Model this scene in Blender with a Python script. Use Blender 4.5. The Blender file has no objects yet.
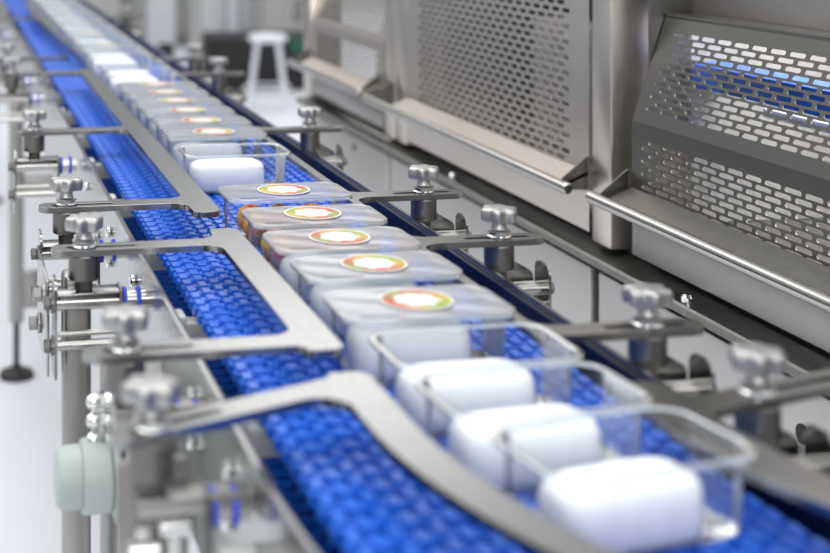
import bpy, bmesh, math, random
from mathutils import Vector, Matrix
random.seed(7)
S = bpy.context.scene
COL = S.collection
PI = math.pi

# ------------------------------------------------------------------ materials
def new_mat(name):
    m = bpy.data.materials.new(name); m.use_nodes = True
    nt = m.node_tree; b = nt.nodes['Principled BSDF']
    return m, nt, b

def plain(name, col, rough=.5, metal=0., spec=.5, emit=0., coat=0., noise=0., nscale=30.):
    m, nt, b = new_mat(name)
    b.inputs['Base Color'].default_value = (*col, 1)
    b.inputs['Roughness'].default_value = rough
    b.inputs['Metallic'].default_value = metal
    b.inputs['Specular IOR Level'].default_value = spec
    b.inputs['Coat Weight'].default_value = coat
    if emit:
        b.inputs['Emission Color'].default_value = (*col, 1)
        b.inputs['Emission Strength'].default_value = emit
    if noise:
        tc = nt.nodes.new('ShaderNodeTexCoord')
        n = nt.nodes.new('ShaderNodeTexNoise'); n.inputs['Scale'].default_value = nscale
        nt.links.new(tc.outputs['Object'], n.inputs['Vector'])
        mx = nt.nodes.new('ShaderNodeMix'); mx.data_type = 'RGBA'
        mx.inputs[6].default_value = (*[c * (1 - noise) for c in col], 1)
        mx.inputs[7].default_value = (*[min(1, c * (1 + noise)) for c in col], 1)
        nt.links.new(n.outputs['Fac'], mx.inputs[0])
        nt.links.new(mx.outputs[2], b.inputs['Base Color'])
    return m

def steel(name, col=(.6, .59, .58), rough=.3, stretch=(1, 40, 40), scale=8., var=.12, bump=.02):
    """brushed steel: fine streaks in roughness and a very light bump"""
    m, nt, b = new_mat(name)
    b.inputs['Base Color'].default_value = (*col, 1)
    b.inputs['Metallic'].default_value = 1.
    tc = nt.nodes.new('ShaderNodeTexCoord')
    mp = nt.nodes.new('ShaderNodeMapping'); mp.inputs['Scale'].default_value = stretch
    nt.links.new(tc.outputs['Object'], mp.inputs['Vector'])
    n = nt.nodes.new('ShaderNodeTexNoise'); n.inputs['Scale'].default_value = scale
    n.inputs['Detail'].default_value = 3.
    nt.links.new(mp.outputs['Vector'], n.inputs['Vector'])
    mr = nt.nodes.new('ShaderNodeMapRange')
    mr.inputs['From Min'].default_value = .3; mr.inputs['From Max'].default_value = .7
    mr.inputs['To Min'].default_value = max(.03, rough - var); mr.inputs['To Max'].default_value = rough + var
    nt.links.new(n.outputs['Fac'], mr.inputs['Value'])
    nt.links.new(mr.outputs['Result'], b.inputs['Roughness'])
    bp = nt.nodes.new('ShaderNodeBump'); bp.inputs['Strength'].default_value = bump * 5
    bp.inputs['Distance'].default_value = .0006
    nt.links.new(n.outputs['Fac'], bp.inputs['Height'])
    if bump > .01: nt.links.new(bp.outputs['Normal'], b.inputs['Normal'])
    return m

def film(name, tint, body, body_amt, edge_amt, gloss_rough=.06, wrinkle=0., ior=1.4):
    """thin clear plastic: see-through, milkier at grazing angles, glossy"""
    m = bpy.data.materials.new(name); m.use_nodes = True
    nt = m.node_tree; nt.nodes.clear()
    out = nt.nodes.new('ShaderNodeOutputMaterial')
    tr = nt.nodes.new('ShaderNodeBsdfTransparent'); tr.inputs['Color'].default_value = (*tint, 1)
    df = nt.nodes.new('ShaderNodeBsdfDiffuse'); df.inputs['Color'].default_value = (*body, 1)
    gl = nt.nodes.new('ShaderNodeBsdfGlossy'); gl.inputs['Roughness'].default_value = gloss_rough
    lw = nt.nodes.new('ShaderNodeLayerWeight'); lw.inputs['Blend'].default_value = .35
    mr = nt.nodes.new('ShaderNodeMapRange')
    mr.inputs['To Min'].default_value = body_amt; mr.inputs['To Max'].default_value = edge_amt
    nt.links.new(lw.outputs['Facing'], mr.inputs['Value'])
    m1 = nt.nodes.new('ShaderNodeMixShader')
    nt.links.new(mr.outputs['Result'], m1.inputs[0])
    nt.links.new(tr.outputs[0], m1.inputs[1]); nt.links.new(df.outputs[0], m1.inputs[2])
    fr = nt.nodes.new('ShaderNodeFresnel'); fr.inputs['IOR'].default_value = ior
    m2 = nt.nodes.new('ShaderNodeMixShader')
    nt.links.new(fr.outputs[0], m2.inputs[0])
    nt.links.new(m1.outputs[0], m2.inputs[1]); nt.links.new(gl.outputs[0], m2.inputs[2])
    if wrinkle:
        tc = nt.nodes.new('ShaderNodeTexCoord')
        n = nt.nodes.new('ShaderNodeTexNoise'); n.inputs['Scale'].default_value = 22.
        n.inputs['Distortion'].default_value = 1.2
        nt.links.new(tc.outputs['Object'], n.inputs['Vector'])
        bp = nt.nodes.new('ShaderNodeBump'); bp.inputs['Strength'].default_value = wrinkle
        bp.inputs['Distance'].default_value = .004
        nt.links.new(n.outputs['Fac'], bp.inputs['Height'])
        nt.links.new(bp.outputs['Normal'], gl.inputs['Normal']); nt.links.new(bp.outputs['Normal'], fr.inputs['Normal'])
    nt.links.new(m2.outputs[0], out.inputs['Surface'])
    return m

def ring_label(name, rot):
    """round sticker: white flower-edged middle, ring of fruit colours, white rim"""
    m, nt, b = new_mat(name)
    b.inputs['Roughness'].default_value = .35
    tc = nt.nodes.new('ShaderNodeTexCoord')
    sp = nt.nodes.new('ShaderNodeSeparateXYZ'); nt.links.new(tc.outputs['Object'], sp.inputs[0])
    def math_(op, a, bb=None, v=None):
        n = nt.nodes.new('ShaderNodeMath'); n.operation = op
        nt.links.new(a, n.inputs[0])
        if bb is not None: nt.links.new(bb, n.inputs[1])
        if v is not None: n.inputs[1].default_value = v
        return n.outputs[0]
    ang = math_('ARCTAN2', sp.outputs[1], sp.outputs[0])
    a01 = math_('FRACT', math_('ADD', math_('DIVIDE', ang, v=2 * PI), v=1.5 + rot))
    r = math_('SQRT', math_('ADD', math_('MULTIPLY', sp.outputs[0], sp.outputs[0]),
                            math_('MULTIPLY', sp.outputs[1], sp.outputs[1])))
    nz = nt.nodes.new('ShaderNodeTexNoise'); nz.inputs['Scale'].default_value = 90.
    nt.links.new(tc.outputs['Object'], nz.inputs['Vector'])
    rp = nt.nodes.new('ShaderNodeValToRGB')
    cr = rp.color_ramp
    cols = [(0, (.62, .05, .02)), (.13, (.70, .13, .03)), (.25, (.62, .48, .01)), (.38, (.28, .46, .02)),
            (.50, (.62, .56, .02)), (.62, (.72, .30, .02)), (.74, (.62, .05, .03)), (.86, (.30, .44, .05)), (1, (.62, .05, .02))]
    cr.elements[0].position, cr.elements[0].color = 0, (*[q * .72 for q in cols[0][1]], 1)
    cr.elements[1].position, cr.elements[1].color = 1, (*[q * .72 for q in cols[-1][1]], 1)
    for p, c in cols[1:-1]:
        e = cr.elements.new(p); e.color = (*[q * .72 for q in c], 1)
    jit = math_('ADD', a01, math_('MULTIPLY', math_('SUBTRACT', nz.outputs['Fac'], v=.5), v=.35))
    nt.links.new(jit, rp.inputs[0])
    # wavy inner boundary
    wav = math_('MULTIPLY', math_('SINE', math_('MULTIPLY', ang, v=7.)), v=.0014)
    rin = math_('ADD', math_('ADD', r, wav), math_('MULTIPLY', math_('SUBTRACT', nz.outputs['Fac'], v=.5), v=.004))
    inner = math_('GREATER_THAN', rin, v=.0205)
    outer = math_('LESS_THAN', r, v=.0305)
    ring = math_('MULTIPLY', inner, outer)
    mx = nt.nodes.new('ShaderNodeMix'); mx.data_type = 'RGBA'
    mx.inputs[6].default_value = (.64, .65, .65, 1)
    nt.links.new(ring, mx.inputs[0]); nt.links.new(rp.outputs[0], mx.inputs[7])
    nt.links.new(mx.outputs[2], b.inputs['Base Color'])
    return m

def fruit_mat(name):
    m, nt, b = new_mat(name)
    b.inputs['Roughness'].default_value = .3
    tc = nt.nodes.new('ShaderNodeTexCoord')
    n = nt.nodes.new('ShaderNodeTexNoise'); n.inputs['Scale'].default_value = 40.
    nt.links.new(tc.outputs['Object'], n.inputs['Vector'])
    rp = nt.nodes.new('ShaderNodeValToRGB')
    rp.color_ramp.elements[0].position = .40; rp.color_ramp.elements[0].color = (.85, .03, .025, 1)
    rp.color_ramp.elements[1].position = .62; rp.color_ramp.elements[1].color = (1., .60, .04, 1)
    nt.links.new(n.outputs['Fac'], rp.inputs[0]); nt.links.new(rp.outputs[0], b.inputs['Base Color'])
    return m

M = {}
M['plate'] = steel('brushed_plate', (.35, .35, .345), .20, (260, 14, 60), 6., .04, .004)
M['knob'] = steel('satin_knob_metal', (.44, .44, .435), .40, (60, 60, 60), 20., .03, .004)
M['machined'] = steel('machined_steel', (.20, .195, .185), .36, (12, 12, 200), 8., .06, .004)
M['rod'] = steel('bright_rod', (.52, .51, .49), .20, (200, 12, 12), 8., .04, .002)
M['panel'] = steel('machine_panel_steel', (.66, .63, .615), .42, (40, 40, 4), 5., .05, .004)
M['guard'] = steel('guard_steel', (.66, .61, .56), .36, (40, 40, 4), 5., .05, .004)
M['guard_shaded'] = steel('guard_steel_shaded', (.20, .195, .18), .36, (40, 40, 4), 5., .05, .004)  # guard steel again, with shade and dark reflections put into the colour
M['frame_steel'] = steel('frame_steel', (.38, .37, .36), .36, (40, 40, 4), 5., .05, .004)
M['chrome'] = plain('chrome', (.78, .79, .78), .08, 1.)
M['dark_metal'] = plain('dark_metal', (.10, .095, .09), .35, .7)
M['belt'] = plain('blue_belt_plastic', (.009, .125, .66), .33, spec=.5, coat=.12)
M['navy'] = plain('navy_belt_reflection', (.002, .005, .032), .35)  # navy stands in for the belt's dark reflection in the side plates
M['blue_ring'] = plain('blue_ring_plastic', (.02, .06, .62), .4)
M['grey_plastic'] = plain('light_grey_plastic', (.66, .68, .66), .45)
M['white_block'] = plain('white_block', (.90, .905, .91), .55)
_b = M['white_block'].node_tree.nodes['Principled BSDF']
_b.inputs['Subsurface Weight'].default_value = .8; _b.inputs['Subsurface Radius'].default_value = (1, 1, 1); _b.inputs['Subsurface Scale'].default_value = .02
M['gear'] = plain('grey_green_paint', (.40, .45, .435), .42, noise=.05)
M['floor'] = plain('hall_floor', (.74, .765, .81), .42, noise=.04, nscale=1.2)
M['wall'] = plain('hall_wall', (.55, .55, .55), .7)
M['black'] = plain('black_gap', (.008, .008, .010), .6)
M['rubber'] = plain('black_rubber', (.015, .014, .013), .55)
M['white_paint'] = plain('white_paint', (.74, .75, .79), .45)
M['grey_paint'] = plain('grey_paint', (.36, .355, .345), .55)
M['midgrey'] = plain('mid_grey_paint', (.20, .20, .195), .55)
M['pale'] = plain('pale_panel', (.60, .615, .63), .5)
M['green'] = plain('dark_green_paint', (.01, .09, .05), .5)
M['ink'] = plain('dark_ink', (.10, .10, .12), .6)
M['red_ink'] = plain('red_ink', (.5, .06, .05), .6)
M['tray'] = film('clear_tray_plastic', (.975, .985, .99), (.72, .80, .86), .012, .20, .14, ior=1.2)
M['rim'] = film('clear_rim_plastic', (.93, .96, .98), (.74, .83, .89), .36, .60, .2, ior=1.2)
M['lid'] = film('clear_film', (.90, .91, .93), (.49, .50, .525), .53, .62, .12, .12)
M['lamp_tube'] = plain('inner_lamp', (1., .92, .55), .5, emit=3.)
M['lamp_white'] = plain('lamp_white', (1., 1., 1.), .5, emit=4.)
FR = fruit_mat('red_yellow_fruit')
LBL = [ring_label('fruit_ring_label', .02), ring_label('fruit_ring_label_turned', .45), ring_label('fruit_ring_label_tilted', .78)]

# ------------------------------------------------------------------ mesh helper
class MB:
    def __init__(s): s.bm = bmesh.new()
    def box(s, x0, x1, y0, y1, z0, z1, bev=0., seg=2):
        vs = [s.bm.verts.new((x, y, z)) for x in (x0, x1) for y in (y0, y1) for z in (z0, z1)]
        f = [(0, 1, 3, 2), (4, 6, 7, 5), (0, 4, 5, 1), (2, 3, 7, 6), (0, 2, 6, 4), (1, 5, 7, 3)]
        fs = [s.bm.faces.new([vs[i] for i in q]) for q in f]
        bmesh.ops.recalc_face_normals(s.bm, faces=fs)
        if bev:
            es = list({e for q in fs for e in q.edges})
            bmesh.ops.bevel(s.bm, geom=es, offset=bev, segments=seg, affect='EDGES', profile=.5)
        return s
    def rings(s, rings, cap0=True, cap1=True, closed=True):
        R = [[s.bm.verts.new(p) for p in r] for r in rings]
        n = len(R[0]); fs = []
        for a, b in zip(R, R[1:]):
            for i in range(n if closed else n - 1):
                j = (i + 1) % n
                fs.append(s.bm.faces.new((a[i], a[j], b[j], b[i])))
        if cap0: fs.append(s.bm.faces.new(R[0][::-1]))
        if cap1: fs.append(s.bm.faces.new(R[-1]))
        if cap0 and cap1: bmesh.ops.recalc_face_normals(s.bm, faces=fs)
        return s
    def lathe(s, prof, axis='z', at=(0, 0, 0), n=28):
        """prof: (radius, height) pairs along the axis"""
        rs = []
        for r, h in prof:
            ring = []
            for k in range(n):
                a = 2 * PI * k / n; c, q = r * math.cos(a), r * math.sin(a)
                p = {'z': (c, q, h), 'x': (h, c, q), 'y': (q, h, c)}[axis]
                ring.append((p[0] + at[0], p[1] + at[1], p[2] + at[2]))
            rs.append(ring)
        return s.rings(rs)
    def cyl(s, r, h0, h1, axis='z', at=(0, 0, 0), n=28, bev=0.):
        b = min(bev, r * .4)
        pr = [(r, h0), (r, h1)] if not b else [(r - b, h0), (r, h0 + b), (r, h1 - b), (r - b, h1)]
        return s.lathe(pr, axis, at, n)
    def rod(s, p, q, r, n=14, r2=None):
        p, q = Vector(p), Vector(q); d = (q - p).normalized()
        u = d.orthogonal().normalized(); w = d.cross(u)
        mk = lambda c, rr: [tuple(c + u * rr * math.cos(2 * PI * k / n) + w * rr * math.sin(2 * PI * k / n)) for k in range(n)]
        return s.rings([mk(p, r), mk(q, r if r2 is None else r2)])
    def poly(s, outline, z0, z1, holes=(), warp=None):
        """flat plate with holes, cut from sheet"""
        bm = s.bm; es = []
        for loop in (outline, *holes):
            vs = [bm.verts.new((x, y, z0)) for x, y in loop]
            es += [bm.edges.new((vs[i], vs[(i + 1) % len(vs)])) for i in range(len(vs))]
        r = bmesh.ops.triangle_fill(bm, edges=es, use_beauty=True, use_dissolve=False)
        fs = [g for g in r['geom'] if isinstance(g, bmesh.types.BMFace)]
        ex = bmesh.ops.extrude_face_region(bm, geom=fs)
        vs = [g for g in ex['geom'] if isinstance(g, bmesh.types.BMVert)]
        for v in vs: v.co.z = z1
        bmesh.ops.recalc_face_normals(bm, faces=bm.faces[:])
        return s
    def build(s, name, mat, parent=None, smooth=True, ang=35, bevel=0.):
        me = bpy.data.meshes.new(name); s.bm.to_mesh(me); s.bm.free()
        mats = mat if isinstance(mat, (list, tuple)) else [mat]
        for m_ in mats: me.materials.append(m_)
        o = bpy.data.objects.new(name, me); COL.objects.link(o)
        if parent: o.parent = parent
        if smooth:
            for p in me.polygons: p.use_smooth = True
            bm = bmesh.new(); bm.from_mesh(me)
            for e in bm.edges:
                if len(e.link_faces) == 2 and e.calc_face_angle(0) > math.radians(ang): e.smooth = False
            bm.to_mesh(me); bm.free()
        if bevel:
            md = o.modifiers.new('edge', 'BEVEL'); md.width = bevel; md.segments = 2
            md.limit_method = 'ANGLE'; md.angle_limit = math.radians(50)
        return o

def tag(o, label=None, cat=None, group=None, kind=None):
    if label: o['label'] = label
    if cat: o['category'] = cat
    if group: o['group'] = group
    if kind: o['kind'] = kind
    return o
def empty(name, loc=(0, 0, 0), rz=0.):
    o = bpy.data.objects.new(name, None); COL.objects.link(o)
    o.empty_display_size = .02
    o.location = loc; o.rotation_euler = (0, 0, rz); return o
def copy_tree(o, parent=None):
    c = o.copy(); COL.objects.link(c)
    if parent: c.parent = parent
    for ch in list(o.children): copy_tree(ch, c)
    return c

def fillet(pts, n=6):
    """pts: (x, y, radius) -> rounded outline"""
    out = []
    m = len(pts)
    for i in range(m):
        a, b, c = Vector(pts[i - 1][:2]), Vector(pts[i][:2]), Vector(pts[(i + 1) % m][:2])
        r = pts[i][2]
        if r <= 0: out.append(tuple(b)); continue
        d1, d2 = (a - b).normalized(), (c - b).normalized()
        half = d1.angle(d2) / 2
        t = min(r / math.tan(half), (a - b).length * .499, (c - b).length * .499)
        r = t * math.tan(half)
        ctr = b + (d1 + d2).normalized() * (r / math.sin(half))
        p, q = b + d1 * t, b + d2 * t
        a0 = math.atan2(p.y - ctr.y, p.x - ctr.x); a1 = math.atan2(q.y - ctr.y, q.x - ctr.x)
        da = (a1 - a0 + PI) % (2 * PI) - PI
        out += [(ctr.x + r * math.cos(a0 + da * k / n), ctr.y + r * math.sin(a0 + da * k / n)) for k in range(n + 1)]
    return out

def bend(y):
    """the lane swings to the right as it nears the camera end"""
    if y >= .92: return 0.
    if y >= .62: return 1.1 * (.92 - y) ** 2
    return 1.1 * .09 + .66 * (.62 - y)

# ------------------------------------------------------------------ setting
f = MB(); f.box(-6, 8, -2, 18, -.05, 0); tag(f.build('floor', M['floor']), kind='structure')
w = MB(); w.box(-6, 8, 17.8, 18, 0, 5); tag(w.build('wall_back', M['wall']), kind='structure')
w = MB(); w.box(-6.2, -6, -2, 18, 0, 5); tag(w.build('wall_left', M['pale']), kind='structure')

# ------------------------------------------------------------------ belt
P, PER, GAP, NB = .0254, .0300, .0052, 10
BX0, BX1 = .249, .549
ZB = .945
def meander(inset):
    """outline of one belt row round y = 0: fingers forward and backward on alternate half periods"""
    g = GAP / 2 + inset; b = .0058 - inset; tip = P - .0058 - GAP - inset * 1.0
    top, bot = [], []
    for k in range(NB):
        x = BX0 + k * PER
        h = PER / 2
        fa, fb = x + g, x + h - g
        ba, bb = x + h + g, x + PER - g
        top += [(fa, b), (fa, tip), (fb, tip), (fb, b)]
        bot += [(ba, -b), (ba, -tip), (bb, -tip), (bb, -b)]
    return [(BX0 + inset, b)] + top + [(BX1 - inset, b), (BX1 - inset, -b)] + bot[::-1] + [(BX0 + inset, -b)]
M0, M1 = meander(0.), meander(.0013)
bt = MB(); bm = bt.bm
TIP = P - .0058 - GAP
def belt_row(y, ztop, th, up=True, pads=False):
    sh = .35 * bend(y); a = -.35 * (bend(y + .01) - bend(y - .01)) / .02
    sgn = 1 if up else -1
    lay = [(M0, ztop - sgn * th), (M0, ztop - sgn * .0016), (M1, ztop)]
    V = [[bm.verts.new((x + sh, y + yy + (x - .4) * a, z)) for x, yy in pts] for pts, z in lay]
    n = len(V[0])
    for A, B in zip(V, V[1:]):
        for i in range(n):
            j = (i + 1) % n
            bm.faces.new((A[i], A[j], B[j], B[i]) if up else (A[j], A[i], B[i], B[j]))
    bm.faces.new(V[2] if up else V[2][::-1])
    if not pads: return
    h, zt = PER / 2, ztop + .0034
    for k in range(NB):
        for x0, ya, yb in ((BX0 + k * PER, -.0035, TIP - .0008), (BX0 + k * PER + h, -TIP + .0008, .0035)):
            lo = [(x0 + GAP / 2 + .0003, ya), (x0 + h - GAP / 2 - .0003, ya), (x0 + h - GAP / 2 - .0003, yb), (x0 + GAP / 2 + .0003, yb)]
            q = .0008
            hi = [(lo[0][0] + q, ya + q), (lo[1][0] - q, ya + q), (lo[2][0] - q, yb - q), (lo[3][0] + q, yb - q)]
            W_ = [[bm.verts.new((x + sh, y + yy + (x - .4) * a, z)) for x, yy in pts] for pts, z in ((lo, ztop - .001), (lo, zt - .0007), (hi, zt))]
            for A, B in zip(W_, W_[1:]):
                for i in range(4):
                    bm.faces.new((A[i], A[(i + 1) % 4], B[(i + 1) % 4], B[i]))
            bm.faces.new(W_[2])
nrow = int((7.6 - .40) / P)
for i in range(nrow): belt_row(.40 + i * P, ZB - .0034, .0100, True, True)
for i in range(0, int((4.2 - .40) / P)): belt_row(.40 + i * P, ZB - .115, .010, True)
bmesh.ops.recalc_face_normals(bm, faces=bm.faces[:])
belt = bt.build('conveyor_belt', M['belt'], smooth=False)
tag(belt, 'long blue plastic modular conveyor belt with interlocking links, running under the trays', 'conveyor belt')

# ------------------------------------------------------------------ conveyor frame
frame = empty('conveyor_support', (0, 0, 0))
tag(frame, 'steel conveyor frame with side plates and legs carrying the blue belt', 'conveyor frame')
def strip(x0, x1, z0, z1, k, ya=.36, yb=7.7):
    ys = [ya + (1. - ya) * i / 24 for i in range(25)] + [1.5, 2.5, 4., yb]
    m = MB()
    m.rings([[(x0 + k * bend(y), y, z0), (x1 + k * bend(y), y, z0), (x1 + k * bend(y), y, z1), (x0 + k * bend(y), y, z1)] for y in ys])
    return m
strip(.212, .216, .80, .960, .35).build('side_plate', M['plate'], frame)
strip(.578, .582, .80, .960, 1.).build('side_plate', M['plate'], frame)
strip(.2165, .2215, .845, .954, .35).build('reflection_strip', M['navy'], frame)  # added strips carrying the painted belt reflection
strip(.5725, .5775, .845, .954, 1.).build('reflection_strip', M['navy'], frame)
for x in (.27, .33, .39, .45, .51):
    strip(x, x + .012, ZB - .026, ZB - .0142, .35).build('wear_strip', M['grey_plastic'], frame)
y = .82
while y < 5:
    a = .35 * bend(y)
    m = MB(); m.box(.222 + a, .572, y - .012, y + .012, ZB - .050, ZB - .0262, .002)
    m.build('cross_support', M['grey_plastic'], frame)
    m = MB(); m.box(.223 + a, .245 + a, y - .016, y + .016, ZB - .040, ZB - .018, .003)
    m.build('support_pad', M['grey_plastic'], frame)
    y += .30
# bottom tray under the return run
strip(.24, .55, .795, .800, .35).build('drip_tray', M['frame_steel'], frame)
def leg(x, y, w, z0, z1, name='leg'):
    m = MB(); m.box(x - w / 2, x + w / 2, y - w / 2, y + w / 2, z0, z1, w * .18, 3); return m.build(name, M['frame_steel'], frame)
def foot(x, y):
    m = MB(); m.cyl(.009, .03, .17, 'z', (x, y, 0)); m.lathe([(.050, 0), (.052, .008), (.046, .018), (.018, .028), (.012, .036)], 'z', (x, y, 0))
    return m.build('levelling_foot', M['rubber'], frame)
leg(.138, 1.50, .031, .15, .955); foot(.138, 1.50)
leg(.655, 1.50, .031, .15, .86); foot(.655, 1.50)
leg(.195, 3.99, .042, .16, .88); foot(.195, 3.99)
leg(.61, 3.99, .042, .16, .88); foot(.61, 3.99)
m = MB(); m.box(.215, .59, 3.97, 4.01, .53, .58, .003); m.build('cross_tube', M['frame_steel'], frame)
m = MB(); m.box(.205, .27, 3.975, 3.985, .20, .31, .003); m.build('gusset_plate', M['frame_steel'], frame)
m = MB(); m.box(.135, .66, 1.487, 1.513, .76, .795, .003); m.build('cross_tube', M['frame_steel'], frame)
for (x, yy) in ((.20, 6.4), (.60, 6.4)): leg(x, yy, .042, .16, .88); foot(x, yy)
# bolts along the left plate
for yy in (.80, .96, 1.02, 1.18, 1.30, 1.56, 1.80, 1.95, 2.1):
    for zz in (.925, .885):
        a = .35 * bend(yy)
        m = MB(); m.cyl(.0075, .205 + a, .212 + a, 'x', (0, yy, zz), 12, .002); m.build('bolt_head', M['chrome'], frame)
# plate tying two clamp brackets, and angle plates on the outside
m = MB(); m.box(.106, .109, 1.50, 1.66, .84, .945, .001); m.build('tie_plate', M['plate'], frame)
for (yy, zz) in ((1.52, .925), (1.60, .870)):
    m = MB(); m.cyl(.012, .102, .106, 'x', (0, yy, zz), 20, .001); m.cyl(.008, .092, .102, 'x', (0, yy, zz), 6, .001)
    m.build('tie_bolt', M['frame_steel'], frame)
m = MB(); m.box(.186, .212, .935, .941, .80, .905, .001); m.build('angle_plate', M['grey_plastic'], frame)
m = MB(); m.cyl(.006, .931, .936, 'y', (.197, 0, .872), 16); m.build('plate_hole', M['dark_metal'], frame)  # dark disc standing in for the hole in this plate
m = MB(); m.box(.170, .212, 1.36, 1.366, .70, .90, .001); m.build('angle_plate', M['grey_plastic'], frame)
m = MB(); m.box(.150, .166, 1.36, 1.37, .55, .91, .001); m.build('angle_plate', M['frame_steel'], frame)

# ------------------------------------------------------------------ guide rails (flat plates with slotted arms)
ZA0, ZA1 = .983, .990
def guide(y0, y1, arms, side, label, group=None, edges=(.490, .501)):
    """arms: (y at the rail, slope, x of outer end, y of outer end)"""
    xi, xo = (.322, .289) if side < 0 else edges
    pts = [(xi, y0, min(.012, abs(xi - xo) * .45)), (xi, y1, min(.012, abs(xi - xo) * .45)), (xo, y1, min(.012, abs(xi - xo) * .45))]
    hw = .0150
    slots = []
    for (ya, xe) , sl in arms:
        ye = ya + sl * (xe - xo)
        pts += [(xo, ya + hw, .020), (xe, ye + hw, .0145), (xe, ye - hw, .0145), (xo, ya - hw, .022)]
        d = Vector((xo - xe, ya - ye)).normalized(); nrm = Vector((-d.y, d.x))
        c0 = Vector((xe, ye)) + d * .020; c1 = Vector((xe, ye)) + d * .088
        ring = []
        for k in range(9):
            a = PI / 2 + PI * k / 8
            ring.append(tuple(c0 + (d * math.cos(a) + nrm * math.sin(a)) * .0042))
        for k in range(9):
            a = -PI / 2 + PI * k / 8
            ring.append(tuple(c1 + (d * math.cos(a) + nrm * math.sin(a)) * .0042))
        slots.append(ring)
    pts += [(xo, y0, min(.010, abs(xi - xo) * .45))]
    ol = fillet(pts)
    # subdivide long straight edges so that the near segment can follow the bend
    out = []
    for i, p in enumerate(ol):
        q = ol[(i + 1) % len(ol)]; L = math.hypot(q[0] - p[0], q[1] - p[1])
        n = max(1, int(L / .02)) if min(p[1], q[1]) < .95 else 1
        out += [(p[0] + (q[0] - p[0]) * k / n, p[1] + (q[1] - p[1]) * k / n) for k in range(n)]
    warp = lambda p: (p[0] + bend(p[1]) * (1 if (p[0] - .413) * side < .13 else 0), p[1])
    out = [warp(p) for p in out]
    m = MB(); m.poly(out, ZA0, ZA1, slots)
    o = m.build('guide_rail', M['plate'], bevel=.0008, ang=30)
    return tag(o, label, 'guide rail', group)
GL, GR = 'steel guide rails left of the trays', 'steel guide rails right of the trays'
XL, XR = .108, .648
guide(1.605, 3.10, [((3.055, XL), 0), ((2.25, XL), 0), ((1.675, XL), 0)], -1, 'long steel guide rail left of the far trays, ending beside the fruit tray', GL)
guide(1.085, 1.520, [((1.462, XL), 0), ((1.115, XL), 0)], -1, 'short steel guide rail with two slotted arms, left of the labelled trays', GL)
guide(.42, 1.030, [((1.005, XL), .40)], -1, 'curved steel guide rail with slanting slotted arm, left of the nearest white blocks', GL)
guide(3.28, 5.4, [((3.36, XL), 0), ((4.6, XL), 0)], -1, 'blurred farthest steel guide rail on the left of the belt', GL)
guide(1.605, 3.02, [((2.975, XR), 0), ((2.20, XR), 0), ((1.668, XR), 0)], 1, 'long steel guide rail right of the far trays, slotted arms towards the machine', GR)
guide(1.070, 1.49, [((1.425, XR), 0), ((1.100, XR), 0)], 1, 'short steel guide rail right of the labelled trays', GR)
guide(.42, .97, [((.917, .690), .26)], 1, 'curved steel guide rail with slanting arm at the lower right of the belt', GR, (.492, .534))
guide(3.20, 5.4, [((3.28, XR), 0), ((4.6, XR), 0)], 1, 'blurred farthest steel guide rail on the right of the belt', GR)

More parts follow.
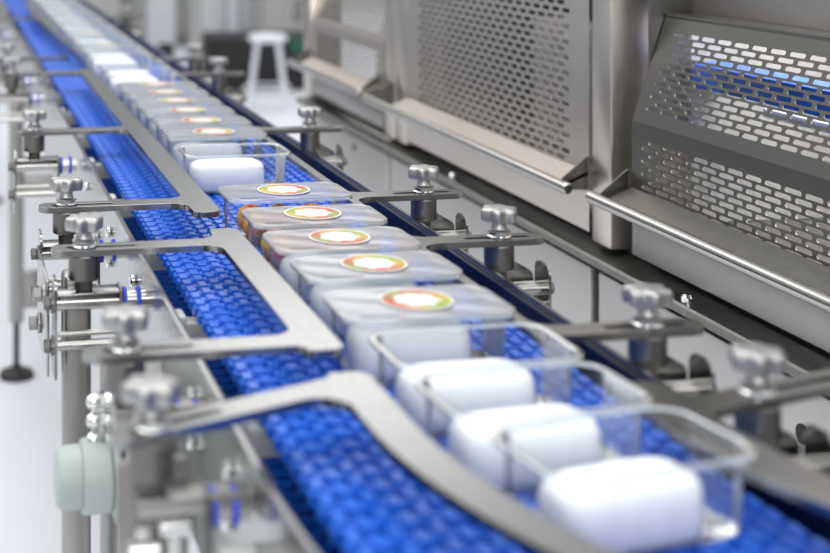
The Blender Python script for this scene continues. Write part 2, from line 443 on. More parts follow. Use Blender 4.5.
# ------------------------------------------------------------------ clamps
def knob_mesh():
    m = MB(); rs = []
    for sc, z in ((.50, .0175), (.80, .0178), (.93, .0186), (.99, .0205), (1., .0228), (1., .0285), (.985, .0303), (.94, .0317), (.86, .0325), (.6, .0332), (.3, .0335)):
        rs.append([((.0186 + .0026 * math.cos(6 * t)) * sc * math.cos(t), (.0186 + .0026 * math.cos(6 * t)) * sc * math.sin(t), z)
                   for t in [2 * PI * k / 72 for k in range(72)]])
    m.rings(rs)
    return m
def make_clamp(d, out):
    """d: outward direction along x; out: how far the outer plate stands from the knob axis"""
    r = empty('rail_clamp')
    k = knob_mesh().build('star_knob', M['knob'], r, ang=60)
    m = MB(); m.lathe([(.0125, .0062), (.0125, .008), (.0092, .0095), (.0080, .012), (.0080, .0170)]); m.build('knob_stem', M['knob'], k)
    m = MB(); m.cyl(.0135, .0002, .0030, bev=.0008); m.cyl(.011, .0030, .0062, n=6, bev=.0008); m.build('washer', M['chrome'], r)
    m = MB(); m.cyl(.0165, -.0340, -.0072, bev=.0012, n=36); m.build('post', M['machined'], r)
    m = MB(); m.cyl(.0095, -.0455, -.0340, n=6, bev=.001); m.build('nut', M['dark_metal'], r)
    s = lambda a, b: (min(a * d, b * d), max(a * d, b * d))
    if d < 0:
        m = MB(); x0, x1 = s(-.037, out); m.box(x0, x1, -.016, .016, -.0480, -.0455, .0008); m.build('bracket_top', M['plate'], r)
        x0, x1 = s(-.040, -.037); m = MB(); m.box(x0, x1, -.018, .018, -.095, -.0440, .001); m.build('bracket_plate', M['machined'], r)
    # outer plate with rounded top corners
    h = .019
    ol = fillet([(-h, -.135 if d < 0 else -.085, .002), (h, -.135 if d < 0 else -.085, .002), (h, -.030, .012), (-h, -.030, .012)])
    m = MB(); m.poly(ol, 0, .0028); o = m.build('bracket_plate', M['plate'], r, bevel=.0004)
    o.data.transform(Matrix(((0, 0, d, out * d), (1, 0, 0, 0), (0, 1, 0, 0), (0, 0, 0, 1))))
    if d > 0:
        m = MB(); m.poly(fillet([(.004, -.088, .002), (.0495, -.088, .002), (.0495, -.046, .010), (.022, -.030, .004), (.004, -.030, .002)]), 0, .0028)
        o = m.build('face_plate', M['plate'], r, bevel=.0004)
        o.data.transform(Matrix(((1, 0, 0, 0), (0, 0, -1, .0235), (0, 1, 0, 0), (0, 0, 0, 1))))
    rods = [(-.0585, .0085)] + ([(-.104, .0058), (-.092, .0030)] if d < 0 else [(-.075, .004)])
    xin = -.037 if d < 0 else -.012
    for z, rr in rods:
        x0, x1 = s(xin, out); m = MB(); m.cyl(rr, x0, x1, 'x', (0, 0, z), 20); m.build('rod', M['rod'], r)
    for z in ((-.0585, -.104) if d < 0 else (-.0585,)):
        x0, x1 = s(out + .0028, out + .0055); m = MB(); m.cyl(.0105, x0, x1, 'x', (0, 0, z), 20); 
        x0, x1 = s(out + .0055, out + .013); m.cyl(.0072, x0, x1, 'x', (0, 0, z), 6, .001); m.build('bolt', M['machined'], r)
    if d < 0:
        x0, x1 = s(-.040, -.069); m = MB(); m.cyl(.0100, x0, x1, 'x', (0, 0, -.0585), 20); m.build('spacer_tube', M['rod'], r)
        for xx in (-.041, -.056):
            x0, x1 = s(xx, xx - .0045); m = MB(); m.cyl(.0140, x0, x1, 'x', (0, 0, -.0585), 24, .001); m.build('blue_ring', M['blue_ring'], r)
    return r
cl, cr = make_clamp(-1, .030), make_clamp(1, .050)
left = [(.143, 1.115, 'third clamp from the camera on the left, on the near arm of the short guide rail'),
        (.143, 1.462, 'upright clamp post with star knob on the far arm of the short left guide rail'),
        (.142, 1.675, 'star-knob clamp on the left arm beside the belt, just behind the two crossing arms'),
        (.139, .943, 'big blurred star-knob clamp nearest the camera at lower left, on the slanting arm'),
        (.139, 2.25, 'star-knob clamp at the left edge on the single arm across the belt'),
        (.139, 3.055, 'blurred star-knob clamp at upper left on the nearer of two far arms'),
        (.139, 3.36, 'blurred star-knob clamp at upper left on the farther of two far arms'),
        (.139, 4.6, 'farthest blurred star-knob clamp left of the belt')]
left[0] = (*left[0][:2], 'star-knob clamp at left on the long arm just behind the nearest slanting arm')
right = [(.597, 1.425, 'steel star-knob clamp right of the labelled trays, on the far arm of the short rail'),
         (.597, 1.100, 'star-knob clamp right of the trays below the near perforated guard, on a straight arm'),
         (.594, .931, 'star-knob clamp nearest the camera on the right, on the slanting arm'),
         (.597, 1.668, 'star-knob clamp right of the fruit tray beside the grey machine panels'),
         (.590, 2.20, 'star-knob clamp right of the far labelled trays, below the middle guard'),
         (.590, 2.975, 'blurred star-knob clamp in front of the white stool, nearer of two'),
         (.590, 3.28, 'blurred star-knob clamp at upper middle, farther of two beside the stool'),
         (.590, 4.6, 'farthest blurred star-knob clamp right of the belt')]
for src, rows, grp in ((cl, left, 'star-knob clamps left of the belt'), (cr, right, 'star-knob clamps right of the belt')):
    for i, (x, y, lb) in enumerate(rows):
        o = src if i == 0 else copy_tree(src)
        o.location = (x, y, ZA1)
        tag(o, lb, 'clamp', grp)
        ks = [c for c in o.children if c.name.startswith('star_knob')][0]
        ks.rotation_euler = (0, 0, random.uniform(0, 1.0))
for o in [o for o in COL.objects if o.get('category') == 'clamp' and o.location.y < 1.2 and o.location.x < .3]:
    for c in list(o.children):
        if c.name.split('.')[0] in ('rod', 'bolt', 'bracket_top') or (c.name.split('.')[0] == 'bracket_plate' and max(v.co.x for v in c.data.vertices) < 0):
            bpy.data.objects.remove(c)
    m = MB(); m.box(-.010, .070, -.011, .011, -.058, -.0458, .001); m.build('support_arm', M['frame_steel'], o)
near_clamp = [o for o in COL.objects if o.get('label', '').startswith('big blurred')][0]
m = MB(); m.box(-.022, .030, .020, .023, -.200, -.030, .001); m.build('face_plate', M['frame_steel'], near_clamp)
for xx, zz in ((-.004, -.075), (.018, -.06)):
    m = MB(); m.cyl(.0055, -.19, zz, 'z', (xx, .010, 0), 14); m.build('upright_rod', M['grey_plastic'], near_clamp)
    m = MB(); m.cyl(.008, -.012, .012, 'x', (xx, .006, zz - .012), 12, .002); m.build('rod_joint', M['chrome'], near_clamp)

# ------------------------------------------------------------------ gear motor
gm = empty('gear_motor', (0, 1.30, .812))
tag(gm, 'pale grey-green gear motor housing with chrome glands at lower left under the conveyor', 'gear motor')
m = MB(); m.lathe([(.024, .100), (.0275, .103), (.0290, .110), (.0295, .124)], 'x', n=40); m.build('end_cap', M['gear'], gm)
m = MB(); m.lathe([(.0330, .1245), (.0345, .127), (.0345, .150), (.0330, .152)], 'x', n=40); m.build('body', M['gear'], gm)
m = MB(); m.box(.1525, .160, -.034, .034, -.036, .080, .004, 3); m.build('flange', M['gear'], gm)
m = MB(); m.box(.1610, .162, -.034, .034, -.034, .078); m.build('gasket', M['rubber'], gm)
m = MB(); m.box(.1625, .182, -.036, .036, -.26, .085, .004, 3); m.build('housing', M['gear'], gm)
for z in (.034, .052, .070):
    m = MB(); m.lathe([(.002, .1295), (.0055, .131), (.0078, .135), (.0080, .1385), (.0066, .1415)], 'x', (0, 0, z), 24)
    m.cyl(.0095, .1418, .1475, 'x', (0, 0, z), 6, .001); m.cyl(.0080, .1475, .1524, 'x', (0, 0, z), 24)
    m.build('cable_gland', M['chrome'], gm)

# ------------------------------------------------------------------ trays
def rrect(w, d, r, z, n=7, ripple=0., rn=9):
    pts = []
    for cx, cy, a0 in ((w / 2 - r, d / 2 - r, 0), (-w / 2 + r, d / 2 - r, PI / 2), (-w / 2 + r, -d / 2 + r, PI), (w / 2 - r, -d / 2 + r, 3 * PI / 2)):
        for k in range(n):
            a = a0 + PI / 2 * k / (n - 1)
            pts.append((cx + r * math.cos(a), cy + r * math.sin(a)))
    out = []
    for i, p in enumerate(pts):
        q = pts[(i + 1) % len(pts)]; L = math.hypot(q[0] - p[0], q[1] - p[1])
        mm = 18 if i % n == n - 1 else 1
        nx, ny = (q[1] - p[1]) / max(L, 1e-6), -(q[0] - p[0]) / max(L, 1e-6)
        for k in range(mm):
            t = k / mm
            rp = ripple * math.sin(t * 2 * PI * 4.5) if mm > 1 else 0
            out.append((p[0] + (q[0] - p[0]) * t + nx * rp, p[1] + (q[1] - p[1]) * t + ny * rp, z))
    return out
TW, TD, TH = .156, .0985, .055
def make_tray(name):
    r = empty(name)
    m = MB()
    m.rings([rrect(.128, .070, .016, .0022), rrect(.136, .080, .020, .0008), rrect(.140, .0835, .020, .004, ripple=.0006),
             rrect(.1435, .087, .021, .046, ripple=.0006), rrect(.1445, .088, .021, .050), rrect(.1450, .0885, .021, TH - .0006)], cap0=True, cap1=False)
    m.build('tray', M['tray'], r, ang=80)
    m = MB()
    m.rings([rrect(.1450, .0885, .021, TH - .0004), rrect(.1465, .0900, .021, TH + .0008), rrect(.1545, .0970, .021, TH + .0008),
             rrect(TW, TD, .021, TH - .0004), rrect(TW, TD, .021, TH - .0028), rrect(TW - .002, TD - .002, .021, TH - .0028)], cap0=False, cap1=False)
    m.build('rim', M['rim'], r, ang=80)
    return r
def make_lid(r, lab):
    m = MB(); n1, n2 = 26, 16
    bmx = m.bm
    # film stretched over the rim, slightly wavy
    rg = []
    for s_ in (1., .985, .94, .86, .74, .58, .40, .22, .08):
        rr = rrect((TW - .001) * s_, (TD - .001) * s_, .021 * s_, 0)
        rg.append([(x, y, TH + .0014 + (.0 if s_ > .98 else   .0003 * math.sin(x * 70 + y * 45 + 1) * math.sin(y * 90 + x * 20))) for x, y, _ in rr])
    m.rings(rg, cap0=False, cap1=True)
    lid = m.build('film_lid', M['lid'], r, ang=80)
    m = MB(); m.cyl(.0330, 0, .0005, n=48)
    lb = m.build('round_label', lab, lid, smooth=False); lb.location = (.0, .004, TH + .0024)
    # tiny printed lines, too small to read in the photograph
    m = MB(); x = -.064
    for w_ in (.004, .003, .0035, .002, .004, .003, .0025, .0035):
        m.box(x, x + w_, -.0365, -.0345, TH + .0022, TH + .0024); x += w_ + .0012
    pr = m.build('printed_line', M['ink'], lid, smooth=False)
    m = MB(); m.box(x + .001, x + .005, -.0365, -.0345, TH + .0022, TH + .0024); m.build('printed_mark', M['red_ink'], lid, smooth=False)
    return lid
open_src = make_tray('open_tray')
sealed_src = [make_tray('sealed_tray') for _ in LBL]
for o, l in zip(sealed_src, LBL): make_lid(o, l)
used = set()
def place(kind, y, label, group, x=None, rz=0., k=0):
    src = open_src if kind == 'open' else sealed_src[k % 3]
    o = src if src.name not in used else copy_tree(src)
    used.add(src.name)
    xx = (.4105 if x is None else x) + bend(y) * (1 if x is None else 0)
    o.location = (xx, y, ZB + .0002); o.rotation_euler = (0, 0, rz)
    return tag(o, label, 'plastic tray', group)
def white_block():
    m = MB()
    w_, d_, h = .107, .047, .0395
    rs = []
    def sup(sx, sy, z, r): return [(x, y, z) for x, y, _ in rrect(sx, sy, r, z, n=8)]
    for sc, z in ((.93, 0), (.985, .003), (1., .010), (1., h - .012), (.985, h - .007), (.955, h - .003), (.91, h - .001), (.86, h - .0006), (.84, h + .0004), (.80, h + .0012), (.6, h + .0026), (.3, h + .0032)):
        rs.append(sup(w_ * sc if sc > .86 else w_ * sc, d_ - w_ * (1 - sc) if sc > .86 else d_ * sc * .92, z, .016 * min(1, sc)))
    m.rings(rs)
    return m.build('white_block', M['white_block'], ang=70)
blk0 = white_block()
first_block = [True]
def put_block(x, y, label, group, dz=.0024, rz=0.):
    o = blk0 if first_block[0] else blk0.copy()
    if not first_block[0]: COL.objects.link(o)
    first_block[0] = False
    o.location = (x, y, ZB + .0002 + dz); o.rotation_euler = (0, 0, rz)
    return tag(o, label, 'white block', group)

GO, GS = 'open clear trays on the belt', 'sealed labelled trays on the belt'
GB = 'white blocks in the open trays'
opens = [(.4365, .836, .17, 'nearest'), (.4190, .9395, .075, 'second nearest'), (.4165, 1.0445, .02, 'third nearest')]
def in_tray(x, y, rz, lb, grp):
    c, q = math.cos(rz), math.sin(rz); dx, dy = -.0150, -.0172
    put_block(x + dx * c - dy * q, y + dx * q + dy * c, lb, grp, rz=rz)
for i, (x, y, rz, w_) in enumerate(opens):
    place('open', y, f'open clear tray holding a white block, {w_} to the camera', GO, x=x, rz=rz)
    in_tray(x, y, rz, f'white rounded block in the open clear tray {w_} to the camera', GB)
sealed = [(1.162, 'clear film-lidded tray with ring label, nearest of the lidded trays', 'nearest lidded tray', 0),
          (1.290, 'clear film-lidded tray with ring label, second nearest of the lidded trays', 'second nearest lidded tray', 2),
          (1.402, 'clear film-lidded tray with ring label, third nearest of the lidded trays', 'third nearest lidded tray', 2),
          (1.518, 'clear lidded tray of red fruit just in front of the other fruit tray', '', 1),
          (1.652, 'clear lidded tray of red and yellow fruit, beside the left rail gap', '', 1),
          (2.105, 'lidded tray with ring label directly behind the lone open tray', 'lidded tray directly behind the lone open tray', 2),
          (2.225, 'lidded tray with ring label, second behind the lone open tray', 'second lidded tray behind the lone open tray', 0),
          (2.345, 'lidded tray with ring label, third behind the lone open tray', 'third lidded tray behind the lone open tray', 0),
          (2.465, 'lidded tray with ring label, fourth behind the lone open tray', 'fourth lidded tray behind the lone open tray', 1)]
jx = [.0, .0015, -.001, .001, .0, .0, .002, .0, .001]
for i, (y, lb, inn, k) in enumerate(sealed):
    place('sealed', y, lb, GS, x=.4105 + jx[i], rz=random.uniform(-.02, .02), k=k)
    if inn: in_tray(.4105 + jx[i], y, 0, 'white block inside the ' + inn, 'white blocks in the sealed trays')
place('open', 1.955, 'open clear tray with white block between the two rows of sealed trays', GO)
in_tray(.4105, 1.955, 0, 'white block in the lone open tray between the two rows of sealed trays', GB)
# fruit in two trays
m = MB()
fr0 = None
for bi, y in enumerate((1.652, 1.518)):
    lb = ('red and yellow fruit inside the lidded tray beside the left rail gap', 'red and yellow fruit in the fruit tray nearer to the camera')[bi]
    for i in range(3):
        for j in range(2):
            if fr0 is None:
                m = MB(); m.lathe([(.002, -.0155), (.010, -.0165), (.0165, -.009), (.0180, .0), (.0165, .0085), (.0110, .0145), (.0055, .0152), (.0012, .0125)], n=24)
                fr0 = m.build('fruit', FR, ang=80); o = fr0
            else:
                o = fr0.copy(); COL.objects.link(o)
            o.location = (.4105 + (i - 1) * .0385, y + (j - .5) * .0345, ZB + .0205)
            o.rotation_euler = (random.uniform(-.4, .4), random.uniform(-.4, .4), random.uniform(0, 6))
            tag(o, lb, 'fruit', ('fruit in the tray before the gap', 'fruit in the fourth sealed tray')[bi])
# far trays, out of focus
y = 2.585; i = 0
far = []
while y < 6.6:
    far.append(y); y += .118
for i, y in enumerate(far):
    if i in (2, 5): continue
    kind = 'sealed' if i < 2 or i % 3 == 2 else 'open'
    if i < 2: lb = ('last but one lidded tray before the far gap', 'last lidded tray before the far gap')[i]
    elif i < 5: lb = ('', '', '', 'blurred open tray just beyond the far gap, nearer of two', 'blurred open tray just beyond the far gap, farther of two')[i]
    else: lb = None
    if kind == 'open':
        place('open', y, lb or 'blurred open tray with white block at the far end of the belt', GO)
    else:
        place('sealed', y, lb or 'blurred sealed tray at the far end of the belt', GS, k=i)
    in_tray(.4105, y, 0, 'white block inside the ' + (lb if lb else 'blurred trays at the far end of the belt'), 'white blocks at the far end')

# ------------------------------------------------------------------ packing machine on the right
mc = empty('packing_machine', (1.0, 0, 0))
tag(mc, 'stainless packing machine with perforated guards and grey lower panels right of the belt', 'machine')
def part(m, name, mat, parent=mc, **k):
    o = m.build(name, mat, parent, **k); o.data.transform(Matrix.Translation((-1.0, 0, 0))); return o
def pbox(name, mat, x0, x1, y0, y1, z0, z1, bev=.002, parent=mc):
    m = MB(); m.box(x0, x1, y0, y1, z0, z1, bev); return part(m, name, mat, parent)
# lower panels with seams between them
for (y0, y1) in ((-.1, .95), (.962, 1.995), (2.026, 3.02), (3.046, 3.80)):
    p_ = pbox('lower_panel', M['panel'], 1.0, 1.02, y0, y1, .08, .785, .003)
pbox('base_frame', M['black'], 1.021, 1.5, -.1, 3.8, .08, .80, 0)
pbox('plinth', M['frame_steel'], 1.03, 1.48, -.08, 3.78, 0, .079, 0)
for (yy, zz, rr) in ((1.475, .727, .012), (3.30, .757, .010)):
    m = MB(); m.cyl(rr, .9985, 1.0005, 'x', (0, yy, zz), 24); part(m, 'panel_hole', M['black'])
# ledge with lip running along the front
m = MB()
prof = [(1.005, .800), (.981, .800), (.978, .804), (.978, .812), (.981, .815), (1.03, .820), (1.03, .800)]
m.rings([[(x, yy, z) for x, z in prof] for yy in (-.1, 3.8)]); part(m, 'ledge', M['guard_shaded'])
pbox('recess_shade', M['black'], 1.032, 1.05, -.1, 3.8, .80, .845, 0)  # solid black strip, the shade above the ledge put into its colour
for yy in (1.12, 1.72, 2.60):
    m = MB(); m.lathe([(.008, .816), (.008, .822), (.005, .826)], 'z', (.992, yy, 0), 14); part(m, 'ledge_bolt', M['chrome'])
# posts
pbox('post', M['guard'], 1.0, 1.09, 1.955, 2.018, .828, 1.55, .004)
pbox('post', M['guard'], 1.0, 1.09, 2.905, 2.975, .828, 1.55, .003)
pbox('post', M['guard'], 1.0, 1.09, 2.985, 3.060, .828, 1.55, .003)
pbox('post', M['guard'], 1.0, 1.09, 3.72, 3.80, .828, 1.15, .003)
# casing above and behind the near guard
pbox('top_casing', M['panel'], 1.10, 1.13, -.1, 1.95, 1.1895, 1.60, .003)
pbox('back_wall', M['panel'], 1.50, 1.53, -.1, 3.8, .82, 1.62, 0)
pbox('inner_floor', M['frame_steel'], 1.05, 1.5, -.1, 3.8, .845, .855, 0)

def perforated(name, mat, O, U, V, lu, lv, pu, pv, su, sv, parent, border_u, border_v, th=.0015):
    """sheet from corner O along unit vectors U, V with staggered slots punched through; real holes with their thickness"""
    O, U, V = Vector(O), Vector(U), Vector(V); N = U.cross(V).normalized()
    m = MB(); bm = m.bm
    nu = int((lu - 2 * border_u) / pu - .5); nv = int((lv - 2 * border_v) / pv)
    u0 = (lu - (nu + .5) * pu) / 2; v0 = (lv - nv * pv) / 2
    def quad(a, b, c, d):
        vs = [bm.verts.new(O + U * p + V * q) for p, q in (a, b, c, d)]; bm.faces.new(vs)
    quad((0, 0), (lu, 0), (lu, v0), (0, v0)); quad((0, v0 + nv * pv), (lu, v0 + nv * pv), (lu, lv), (0, lv))
    for j in range(nv):
        off = u0 + (pu / 2 if j % 2 else 0); va, vb = v0 + j * pv, v0 + (j + 1) * pv
        quad((0, va), (off, va), (off, vb), (0, vb)); quad((off + nu * pu, va), (lu, va), (lu, vb), (off + nu * pu, vb))
        for i in range(nu):
            ua, ub = off + i * pu, off + (i + 1) * pu
            uc, vc = (ua + ub) / 2, (va + vb) / 2
            hx, r = su / 2 - sv / 2, sv / 2
            inner = []
            for cx, a0 in ((hx, -PI / 2), (-hx, PI / 2)):
                for k in range(5):
                    a = a0 + PI * k / 4
                    inner.append((uc + cx + r * math.cos(a), vc + r * math.sin(a)))
            # outer ring points matched to the inner ones
            outer = [(uc + hx, va), (ub, va), (ub, vc), (ub, vb), (uc + hx, vb), (uc - hx, vb), (ua, vb), (ua, vc), (ua, va), (uc - hx, va)]
            I = [bm.verts.new(O + U * p + V * q) for p, q in inner]
            W = [bm.verts.new(O + U * p + V * q) for p, q in outer]
            B = [bm.verts.new(O + U * p + V * q - N * th) for p, q in inner]
            for k in range(10):
                l = (k + 1) % 10
                bm.faces.new((W[k], W[l], I[l], I[k])); bm.faces.new((I[k], I[l], B[l], B[k]))
    return part(m, name, mat, parent, smooth=False)
g3n = 'guard'
def bar(name, x, z, y0, y1, r, parent, brk, lim):
    m = MB(); m.cyl(r, y0, y1, 'y', (x, 0, z), 18, .003); o = part(m, name, M['rod'], parent)
    ya, yb = max(y0, lim[0]), min(y1, lim[1])
    m = MB(); m.rings([[(x + .004, yy, z - .004), (x + .004, yy, z + .002), (.9995, yy, z + .020), (.9995, yy, z + .014)] for yy in (ya, yb)])
    part(m, 'lip_plate', M['guard'] if parent.name != g3n else M['guard_shaded'], parent)
    for yy in brk:
        m = MB(); m.rings([[(x, yy, z - .006), (x, yy, z + .007), (1.0, yy, z + .045), (1.0, yy, z - .010)],
                           [(x, yy + .003, z - .006), (x, yy + .003, z + .007), (1.0, yy + .003, z + .045), (1.0, yy + .003, z - .010)]])
        part(m, 'bar_bracket', M['machined'], parent)
    return o
UY = (0, -1, 0)
# near guard: steep lower face, upper face leaning back
def folded_guard(y_far, y_near, mat, pitch):
    L = y_far - y_near
    g = perforated('guard', mat, (1.0, y_far, .900), UY, (0, 0, 1), L, .138, pitch, .0094, pitch * .83, .0064, mc, .022, .022)
    up = Vector((.055, 0, .152)); ul = up.length
    perforated('upper_sheet', mat, (1.0, y_far, 1.038), UY, up.normalized(), L, ul, pitch, .0096, pitch * .83, .0064, g, .022, .014)
    m = MB(); m.box(1.0, 1.012, y_near, y_far, .838, .8995, .003); part(m, 'apron', M['frame_steel'], g)
    # returned edges and rims
    for yy in (y_far, y_near):
        m = MB()
        m.rings([[(1.0008, yy - .001, .84), (1.03, yy - .001, .84), (1.08, yy - .001, 1.19), (1.0555, yy - .001, 1.19), (1.0008, yy - .001, 1.038)],
                 [(1.0008, yy + .001, .84), (1.03, yy + .001, .84), (1.08, yy + .001, 1.19), (1.0555, yy + .001, 1.19), (1.0008, yy + .001, 1.038)]])
        part(m, 'edge_return', mat, g)
    m = MB(); m.box(1.054, 1.099, y_near, y_far, 1.1895, 1.196, .002); part(m, 'top_rim', M['guard_shaded'], g)
    return g
g3 = folded_guard(1.888, .30, M['guard_shaded'], .041)
bar('handle_bar', .952, .918, .20, 1.925, .0095, g3, (1.90,), (.3, 1.888))
g1 = folded_guard(3.705, 3.075, M['guard'], .038)
bar('handle_bar', .952, .920, 3.09, 3.78, .0095, g1, (3.10, 3.74), (3.08, 3.70))
L2 = 2.898 - 2.026
g2 = perforated('guard', M['guard'], (1.0, 2.898, .840), UY, (0, 0, 1), L2, .60, .038, .0128, .029, .0076, mc, .055, .095)
bar('handle_bar', .952, .915, 2.0, 3.06, .0095, g2, (2.03, 3.0), (2.03, 2.895))
# what shows through the slots
pbox('inner_belt', M['belt'], 1.14, 1.20, .2, 1.98, 1.074, 1.112, .003)
pbox('inner_belt', M['belt'], 1.12, 1.17, .2, 1.98, .992, 1.010, .003)
pbox('glow_cover', M['guard_shaded'], 1.032, 1.099, 1.892, 1.900, .83, 1.60, .001)  # added dark sheet that hides the glow from inside the machine
for zz, xx in ((1.035, 1.22), (1.10, 1.36), (1.15, 1.40)):
    pbox('inner_rail', M['white_paint'], xx, xx + .02, .2, 1.9, zz, zz + .014, .002)
pbox('inner_lamp', M['lamp_tube'], 1.24, 1.26, .9, 1.78, 1.205, 1.22, .003)
pbox('light_baffle', M['grey_paint'], 1.092, 1.49, 1.985, 2.0, .856, 1.6, .001)  # added baffle: keeps inner light off the far guards, catches it behind near slots
pbox('inner_backing', M['black'], 1.30, 1.49, 2.05, 3.7, .856, 1.6, .002)  # interior shade painted as a black mass behind the far guards' slots
for yy in (.7, 1.2, 1.7):
    pbox('inner_post', M['frame_steel'], 1.42, 1.46, yy, yy + .04, .856, 1.5, .002)
pbox('inner_backing', M['panel'], 1.25, 1.45, 2.35, 2.8, .856, 1.12, .01)

# ------------------------------------------------------------------ hall behind
def thing_parts(name, label, cat, loc, parts, group=None):
    r = empty(name, loc); tag(r, label, cat, group)
    for nm, mat, b in parts:
        m = MB(); m.box(*b[:6], b[6] if len(b) > 6 else .004); m.build(nm, M[mat], r)
    return r
def spot(u, D):
    """floor point at depth D along the view"""
    x = (u + 52) * .000718 * D
    return (x, (D - .1771 * x) / .9842, 0)
st = empty('stool', spot(268, 9.3)); tag(st, 'white stool with splayed legs standing on the floor behind the belt', 'stool')
m = MB(); m.lathe([(.10, .455), (.125, .46), (.135, .475), (.13, .495), (.10, .508), (.04, .505)], n=32); m.build('seat', M['white_paint'], st)
for a in (.5, 2.07, 3.64, 5.21):
    c, s_ = math.cos(a), math.sin(a)
    m = MB(); m.rod((.10 * c, .10 * s_, .46), (.18 * c, .18 * s_, 0.0), .016, r2=.013); m.build('leg', M['white_paint'], st)
m = MB()
for k in range(24):
    a, b = 2 * PI * k / 24, 2 * PI * (k + 1) / 24
    m.rod((.152 * math.cos(a), .152 * math.sin(a), .15), (.152 * math.cos(b), .152 * math.sin(b), .15), .007, 8)
m.build('foot_ring', M['white_paint'], st)
D_ = 11.
thing_parts('black_cabinet', 'low black cabinet with a dark green end standing behind the white stool', 'cabinet', spot(264, 10.2),
            [('body', 'black', (-.40, .46, 0, .6, .01, .40)), ('side_panel', 'green', (.20, .45, -.012, -.001, .28, .39)), ('plinth', 'midgrey', (-.40, .5, .05, .6, 0, .009))])
thing_parts('grey_cabinet', 'grey machine cabinet standing behind the black cabinet and white stool', 'cabinet', spot(292, 12.2),
            [('body', 'grey_paint', (-.26, .35, 0, .6, 0, .66)), ('top_cover', 'white_paint', (-.28, .37, -.02, .6, .661, .73)), ('door_plate', 'midgrey', (.02, .09, -.02, -.001, .36, .56)), ('door_handle', 'chrome', (-.03, -.005, -.03, -.001, .42, .52))])
thing_parts('white_panel_stand', 'pale upright panels with grey strips standing left of the grey cabinet', 'panel', spot(228, 13.0),
            [('panel', 'pale', (-.26, -.03, 0, .04, 0, 1.8)), ('panel', 'white_paint', (-.01, .10, 0, .04, 0, 1.8)), ('panel', 'pale', (.12, .27, 0, .04, 0, 1.8)), ('edge_strip', 'grey_paint', (-.03, -.01, -.02, .03, 0, 1.8)), ('edge_strip', 'grey_paint', (.10, .12, -.02, .03, 0, 1.8))])
thing_parts('steel_column', 'grey steel column rising between the pale panels and the pale column', 'column', spot(197, 10.),
            [('post', 'grey_paint', (-.05, .04, 0, .1, 0, 2.2)), ('base', 'midgrey', (-.09, .08, -.04, .14, 0, .05))])
thing_parts('pale_column', 'pale square column behind the small black screen', 'column', spot(163, 11.),
            [('post', 'white_paint', (-.10, .10, 0, .2, 0, 2.2)), ('base', 'grey_paint', (-.12, .12, -.02, .22, 0, .06))])
thing_parts('dark_screen', 'small black screen on a post right of the far trays', 'screen', spot(167, 8.),
            [('panel', 'black', (-.05, .04, 0, .03, .47, .57)), ('post', 'midgrey', (-.02, .01, .031, .06, 0, .56)), ('base', 'midgrey', (-.1, .1, -.02, .14, 0, .02))])
thing_parts('far_machine', 'blurred grey machine behind the far end of the conveyor', 'machine', spot(120, 9.6),
            [('body', 'grey_paint', (-.32, .0, 0, .8, .2, 1.2)), ('body_panel', 'midgrey', (.01, .12, .1, .8, .2, 1.1)), ('leg', 'midgrey', (-.30, -.25, .02, .08, 0, .2)), ('leg', 'midgrey', (-.08, -.03, .02, .08, 0, .2)), ('hand_rail', 'chrome', (-.3, .12, -.06, -.03, .50, .53))])
thing_parts('grey_partition', 'grey partition wall running across the hall behind the columns', 'partition', spot(190, 13.6),
            [('panel', 'grey_paint', (-1.6, .9, 0, .06, 0, 2.2)), ('base_strip', 'midgrey', (-1.6, .9, -.02, -.001, 0, .12))])

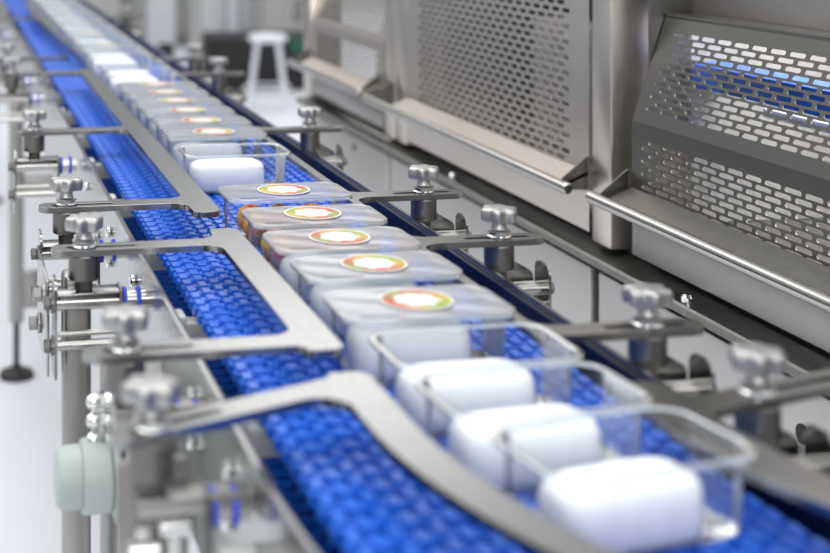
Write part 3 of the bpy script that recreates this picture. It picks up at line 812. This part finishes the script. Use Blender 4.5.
# ------------------------------------------------------------------ light
W = bpy.data.worlds.new('hall_light'); S.world = W; W.use_nodes = True
nt = W.node_tree; bg = nt.nodes['Background']
tc = nt.nodes.new('ShaderNodeTexCoord'); sp = nt.nodes.new('ShaderNodeSeparateXYZ')
nt.links.new(tc.outputs['Generated'], sp.inputs[0])
rp = nt.nodes.new('ShaderNodeValToRGB')
mz = nt.nodes.new('ShaderNodeMath'); mz.operation = 'MULTIPLY_ADD'
mz.inputs[1].default_value = .5; mz.inputs[2].default_value = .5
nt.links.new(sp.outputs[2], mz.inputs[0])
e = rp.color_ramp.elements
e[0].position = 0; e[0].color = (.08, .08, .085, 1)
e[1].position = .90; e[1].color = (.92, .94, .96, 1)
for p_, c_ in ((.495, .10), (.525, .40), (.62, .55)):
    q_ = e.new(p_); q_.color = (c_, c_ * 1.005, c_ * 1.02, 1)
nt.links.new(mz.outputs[0], rp.inputs[0])
nt.links.new(rp.outputs[0], bg.inputs['Color']); bg.inputs['Strength'].default_value = .82
def area(name, loc, size, power, rot=(0, 0, 0), col=(1, .99, .97)):
    l = bpy.data.lights.new(name, 'AREA'); l.energy = power; l.shape = 'RECTANGLE'
    l.size, l.size_y = size; l.color = col
    o = bpy.data.objects.new(name, l); COL.objects.link(o); o.location = loc; o.rotation_euler = rot
    return o
area('hall_lamp_and_fill', (-1.6, 2.0, 3.6), (1.6, 4.0), 45)
area('hall_lamp_and_fill', (.6, 2.2, 3.8), (1.0, 4.0), 32)
area('hall_lamp_and_fill', (-.6, 7.5, 3.8), (2.0, 4.0), 35)
area('hall_lamp_and_fill', (2.6, 9.5, 3.8), (2.0, 4.0), 35)
lamp = area('inner_fill_light', (1.32, 1.1, 1.45), (.3, 1.6), 13)  # added fill inside the machine, brightens what the near slots show
area('hall_lamp_and_fill', (-.8, -2.6, 2.4), (3.0, 1.4), 48, (math.radians(65), 0, 0))  # added fill behind the camera for the block fronts; the others hang overhead

# ------------------------------------------------------------------ camera
cam = bpy.data.cameras.new('camera'); co = bpy.data.objects.new('camera', cam); COL.objects.link(co)
FPX = 1370.
cam.sensor_fit = 'HORIZONTAL'; cam.sensor_width = 36.
cam.lens = 36. * FPX / 830
co.location = (0, 0, 1.35); co.rotation_euler = (PI / 2, 0, -math.atan(.18))
cam.shift_x = (415 - (-52 + FPX * .18)) / 830
cam.shift_y = -(276.5 + 90) / 830
cam.clip_start = .02; cam.clip_end = 60
cam.dof.use_dof = True; cam.dof.focus_distance = 1.70; cam.dof.aperture_fstop = 3.6
S.camera = co
S.view_settings.view_transform = 'Standard'; S.view_settings.look = 'None'
S.view_settings.exposure = .45; S.view_settings.gamma = 1.
S.view_settings.use_curve_mapping = False
S.cycles.transparent_max_bounces = 40; S.cycles.max_bounces = 10
S.cycles.use_denoising = True
